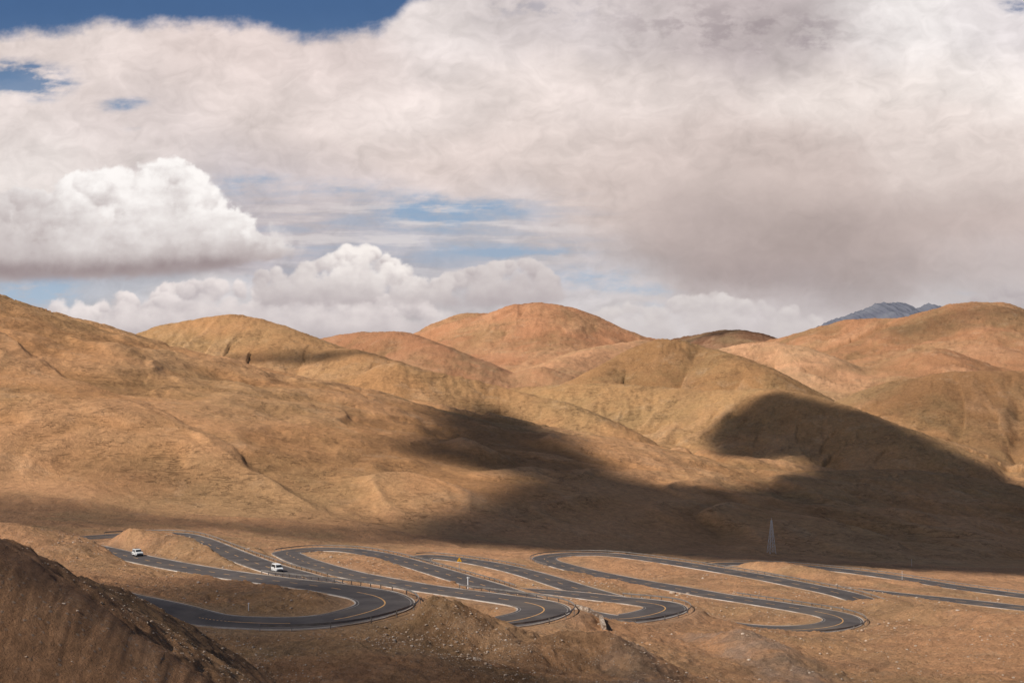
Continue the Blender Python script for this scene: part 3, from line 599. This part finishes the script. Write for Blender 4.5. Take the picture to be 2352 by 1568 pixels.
# ---------------------------------------------------------------- visible sky
gx=np.concatenate([np.linspace(-3000,-60,60,endpoint=False),np.linspace(-60,2412,1180),np.linspace(2412,5400,60)[1:]])
gy=np.concatenate([np.linspace(-2600,-40,50,endpoint=False),np.linspace(-40,860,500),np.linspace(860,1300,12)[1:]])
PX,PY=np.meshgrid(gx,gy)
CS=[(0,120,222,208,203),(200,120,232,218,213),(500,110,226,210,205),(800,140,214,199,195),(1000,60,240,230,227),(1200,40,200,190,190),(1400,60,222,212,211),(1600,40,200,188,187),(1720,80,176,164,165),(1850,90,190,180,180),(2100,50,246,240,238),(2320,60,224,216,217),
(0,280,230,218,214),(300,280,220,207,204),(600,250,231,217,212),(900,250,239,226,221),(1200,220,235,222,217),(1500,200,226,213,208),(1900,200,236,224,218),(2250,180,244,234,229),(700,380,222,207,201),(1000,400,224,208,202),(1300,330,223,208,202),(1600,350,214,198,192),(1800,400,204,188,182),(2200,350,224,210,204),
(1400,450,213,197,191),(1600,520,185,170,166),(1900,550,175,160,156),(2200,520,197,181,176),(1700,640,167,153,151),(2000,640,174,160,157),(2300,600,202,190,188),(1280,560,193,184,184),(1280,650,200,194,197),(700,450,197,187,189),(900,540,186,184,192),(1100,540,186,186,194),(560,430,190,184,190),
(1450,700,216,209,209),(1800,728,216,208,208),(2080,705,208,203,204),(2300,670,192,184,184),(80,670,186,188,196),(500,760,206,201,203),(1000,720,196,189,190),(1900,682,168,156,156),(300,400,230,219,215),(0,380,232,223,219),(400,760,214,208,208)]
wsum=np.zeros(PX.shape);acc=np.zeros(PX.shape+(3,))
wpx=PX+80*fbm(PX/300,PY/200,7,301,.57); wpy=PY+45*fbm(PX/280,PY/180,7,311,.57)
for (x,y,*c) in CS:
    vy=85 if y<560 else 55
    g=np.exp(-(((wpx-x)/160)**2+((wpy-y)/vy)**2))+1e-7/(1+((PX-x)/400)**2+((PY-y)/400)**2); wsum+=g; acc+=g[...,None]*lin(*c)
sheet=acc/wsum[...,None]
h0=fbm(PX/230+.35*fbm(PX/150,PY/150,3,5),PY/95,6,321,.5); q1=fbm(PX/120,PY/80,3,326); h1=fbm(PX/80+.9*q1,PY/48+.9*fbm(PX/100,PY/70,3,328),7,325,.6)
quiet=1-.55*sst(1300,1600,wpx)*sst(300,450,wpy)
sheet*=(1+(.17*h0+.16*h1)*quiet)[...,None]
str_=fbm(PX/330,PY/36,6,331,.58)
elev=np.clip((784-PY)/784,0,1)
blue=lin(172,190,208)*(1-sst(0,.45,elev))[...,None]+lin(140,167,196)*(sst(0,.45,elev)*(1-sst(.45,1,elev)))[...,None]+lin(74,104,146)*sst(.45,1,elev)[...,None]
yt=np.interp(PX,[-400,0,150,250,430,520,620,700,780,870,905,940,1000,1060,2240,2300,2352,2700],[95,85,72,57,52,58,70,88,82,72,45,10,-20,-80,-80,-60,-30,20])
cov=sst(-16,30,PY-yt+24*fbm(PX/90,PY/60,7,341,.64)+8)
for (x,y,rx,ry,s_) in [(60,180,110,40,1.3),(5,165,70,30,1.1),(275,240,70,22,.6),(1000,485,150,36,1.25),(1120,470,90,28,.7),(960,515,120,26,.8),(1150,585,200,22,.9),(760,440,220,30,.4),(560,420,120,40,.5),(90,668,110,40,1.2),(220,765,130,16,1.0),(1330,640,150,28,.6),(1420,665,140,22,.6),(2335,6,50,16,.8),(600,650,120,20,.4),(780,60,90,18,.5),(1500,690,80,14,.4),(2200,668,60,14,.3),(300,300,40,12,.35)]:
    q=((wpx*.6+PX*.4-x)/rx)**2+((wpy*.6+PY*.4-y)/ry)**2
    hole=s_*np.exp(-q)*(1+1.0*fbm(PX/80,PY/28,7,351,.64)+.5*str_)
    cov=cov*(1-np.clip(sst(.12,1.25,hole),0,.92))
img=blue*(1-cov[...,None])+sheet*cov[...,None]
gap=np.exp(-(((PX-930)/400)**4+((PY-540)/95)**4)); q=gap*sst(-.12,.4,str_)*.55
img=img*(1-q[...,None])+lin(158,172,192)*q[...,None]
q=gap*sst(.0,.4,-str_)*.55; img=img*(1-q[...,None])+lin(228,220,218)*q[...,None]
for (x,y,rx,ry,s_,c) in [(1700,70,230,45,.7,(158,146,149)),(1560,30,120,35,.4,(170,158,160)),(1230,10,160,30,.5,(150,150,165)),(1880,85,50,30,.6,(160,149,153)),(380,395,170,16,.35,(200,192,196))]:
    g=s_*np.exp(-(((wpx-x)/rx)**2+((wpy-y)/ry)**2))*sst(-.2,.4,fbm(PX/70,PY/38,7,361,.64)); img=img*(1-g[...,None])+lin(*c)*g[...,None]
# cumulus: heaps of lit billows
wn1=fbm(PX/50,PY/50,6,401,.58); wn2=fbm(PX/50,PY/50,6,411,.58); wn3=fbm(PX/70,PY/45,5,421,.55)
def cumulus(top,bot,n_,rmin,rmax,hi,lo,seed,bright=None,alpha=1,basefade=14,con=1.):
    global img
    r=random.Random(seed); X0,X1=top[0][0],top[-1][0]
    tf=lambda x:np.interp(x,[p[0] for p in top],[p[1] for p in top]); bf=lambda x:np.interp(x,[p[0] for p in bot],[p[1] for p in bot])
    puffs=[]
    for i in range(n_):
        x=r.uniform(X0,X1); a,b=tf(x),bf(x); q=r.random()**1.3 if i%3 else 0
        rad=r.uniform(rmin,rmax)*(.6+1.1*q)*min(1,(b-a)/(1.6*rmin)+.15); y=a+rad*.9+(b-a-rad)*q; puffs.append((x,y,rad,q))
    puffs.sort(key=lambda p:p[3]+r.uniform(-.12,.12))
    H_=lin(*hi);L_=lin(*lo)
    for x,y,rad,q in puffs:
        i0,i1=np.searchsorted(gx,[x-rad*1.9,x+rad*1.9]);j0,j1=np.searchsorted(gy,[y-rad*1.9,y+rad*1.9])
        if i1-i0<2 or j1-j0<2: continue
        sl2=(slice(j0,j1),slice(i0,i1)); X=PX[sl2]+rad*.6*wn1[sl2];Y=PY[sl2]+rad*.6*wn2[sl2]
        dx=(X-x)/rad;dy=(Y-y)/rad; d=np.sqrt(dx*dx+dy*dy)
        al=sst(1.12,.45+.15*(1-q),d)*alpha
        bb=bf(PX[sl2]); al=al*sst(bb+6,bb-basefade,PY[sl2]+10*wn3[sl2])
        nzz=np.sqrt(np.clip(1-d*d,0,1)); lit=np.clip(.5+con*(.36*(-dy)+.10*dx+.10*nzz-.05)+.30*wn3[sl2],0,1)
        aa=tf(x); v=np.clip((PY[sl2]-aa)/(bb-aa+1),0,1); br=(1-v)**.8
        if bright: br=br*np.interp(PX[sl2],[p[0] for p in bright],[p[1] for p in bright])
        m=np.clip(.06+lit*(.18+1.05*br),0,1)[...,None]; c=L_*(1-m)+H_*m
        aq=al[...,None]*(1-.4*q); img[sl2]=img[sl2]*(1-aq)+c*aq
cumulus([(130,690),(165,680),(205,708),(235,690),(290,668),(330,690),(380,652),(450,640),(520,640),(600,655),(700,660),(850,670),(1000,690)],[(130,790),(1000,790)],220,18,48,(238,228,225),(172,163,167),3,None,.85,20,.95)
cumulus([(600,620),(680,602),(740,590),(780,570),(830,560),(880,578),(930,605),(975,622),(1010,640),(1080,612),(1150,598),(1210,590),(1260,618),(1280,650)],[(600,705),(800,700),(1000,708),(1280,700)],160,17,42,(250,242,237),(172,161,164),5,[(600,.45),(720,.7),(800,1.15),(950,1.1),(1010,.45),(1280,.3)],.9,26,1.0)
cumulus([(1370,712),(1430,695),(1490,705),(1560,678),(1640,668),(1700,684),(1790,694),(1890,725)],[(1370,800),(1900,800)],110,16,38,(224,216,213),(184,175,177),7,None,.5,20,.8)
cumulus([(2190,700),(2250,676),(2310,655),(2400,672)],[(2190,740),(2400,740)],40,16,34,(198,189,189),(168,158,161),9,None,.5,20,.7)
cumulus([(-140,430),(-40,440),(40,435),(120,440),(170,400),(240,378),(300,385),(350,368),(400,366),(450,385),(485,430),(520,468),(560,495),(600,540),(632,578)],[(-140,652),(100,647),(300,640),(450,628),(560,608),(632,592)],210,28,80,(254,249,246),(164,149,149),12,[(-140,.4),(60,.5),(160,.95),(300,1.25),(500,1.15),(632,.6)],.9,30,1.0)
g=np.exp(-((PY+6*wn1-(622-.00012*np.clip(PX-100,0,600)**2))/22)**2)*sst(630,500,PX)*sst(-300,-100,PX)*.7*(1+.3*wn1); g=np.clip(g,0,.85); img=img*(1-g[...,None])+lin(146,130,132)*g[...,None]
img=np.clip(img,0,1.0)
RS=26000.
dirs=np.stack([(PX-1176)/FOC,np.ones(PX.shape),-(PY-784)/FOC],-1); dirs/=np.linalg.norm(dirs,axis=-1,keepdims=True)
k=NT('sky_clouds'); at=k.n('ShaderNodeAttribute',attribute_name='radiance').outputs['Color']; pos=k.n('ShaderNodeNewGeometry').outputs['Position']
f1=k.mr(k.noise(pos,.0022,8,.6,.3),.3,.7,.98,1.02); hv=k.n('ShaderNodeHueSaturation'); k.l(at,hv.inputs['Color']); k.l(f1,hv.inputs['Value'])
em=k.n('ShaderNodeEmission'); k.l(hv.outputs[0],em.inputs[0]); k.l(em.outputs[0],k.out.inputs[0]); k.m.cycles.emission_sampling='NONE'
o=grid_obj('sky',(dirs*RS)[::-1],len(gy),len(gx),k.m); attr_col(o.data,'radiance',img[::-1]); o['kind']='structure'; o['label']='blue sky largely covered by pale heaped clouds'
# ---------------------------------------------------------------- camera
cd=bpy.data.cameras.new('camera'); cd.lens=50; cd.sensor_width=36; cd.clip_start=.5; cd.clip_end=60000; co=bpy.data.objects.new('camera',cd); COL.objects.link(co); co.location=(0,0,0); co.rotation_euler=(math.pi/2,0,0); sc.camera=co
sc.view_settings.view_transform='Standard'; sc.view_settings.look='None'; sc.view_settings.exposure=0
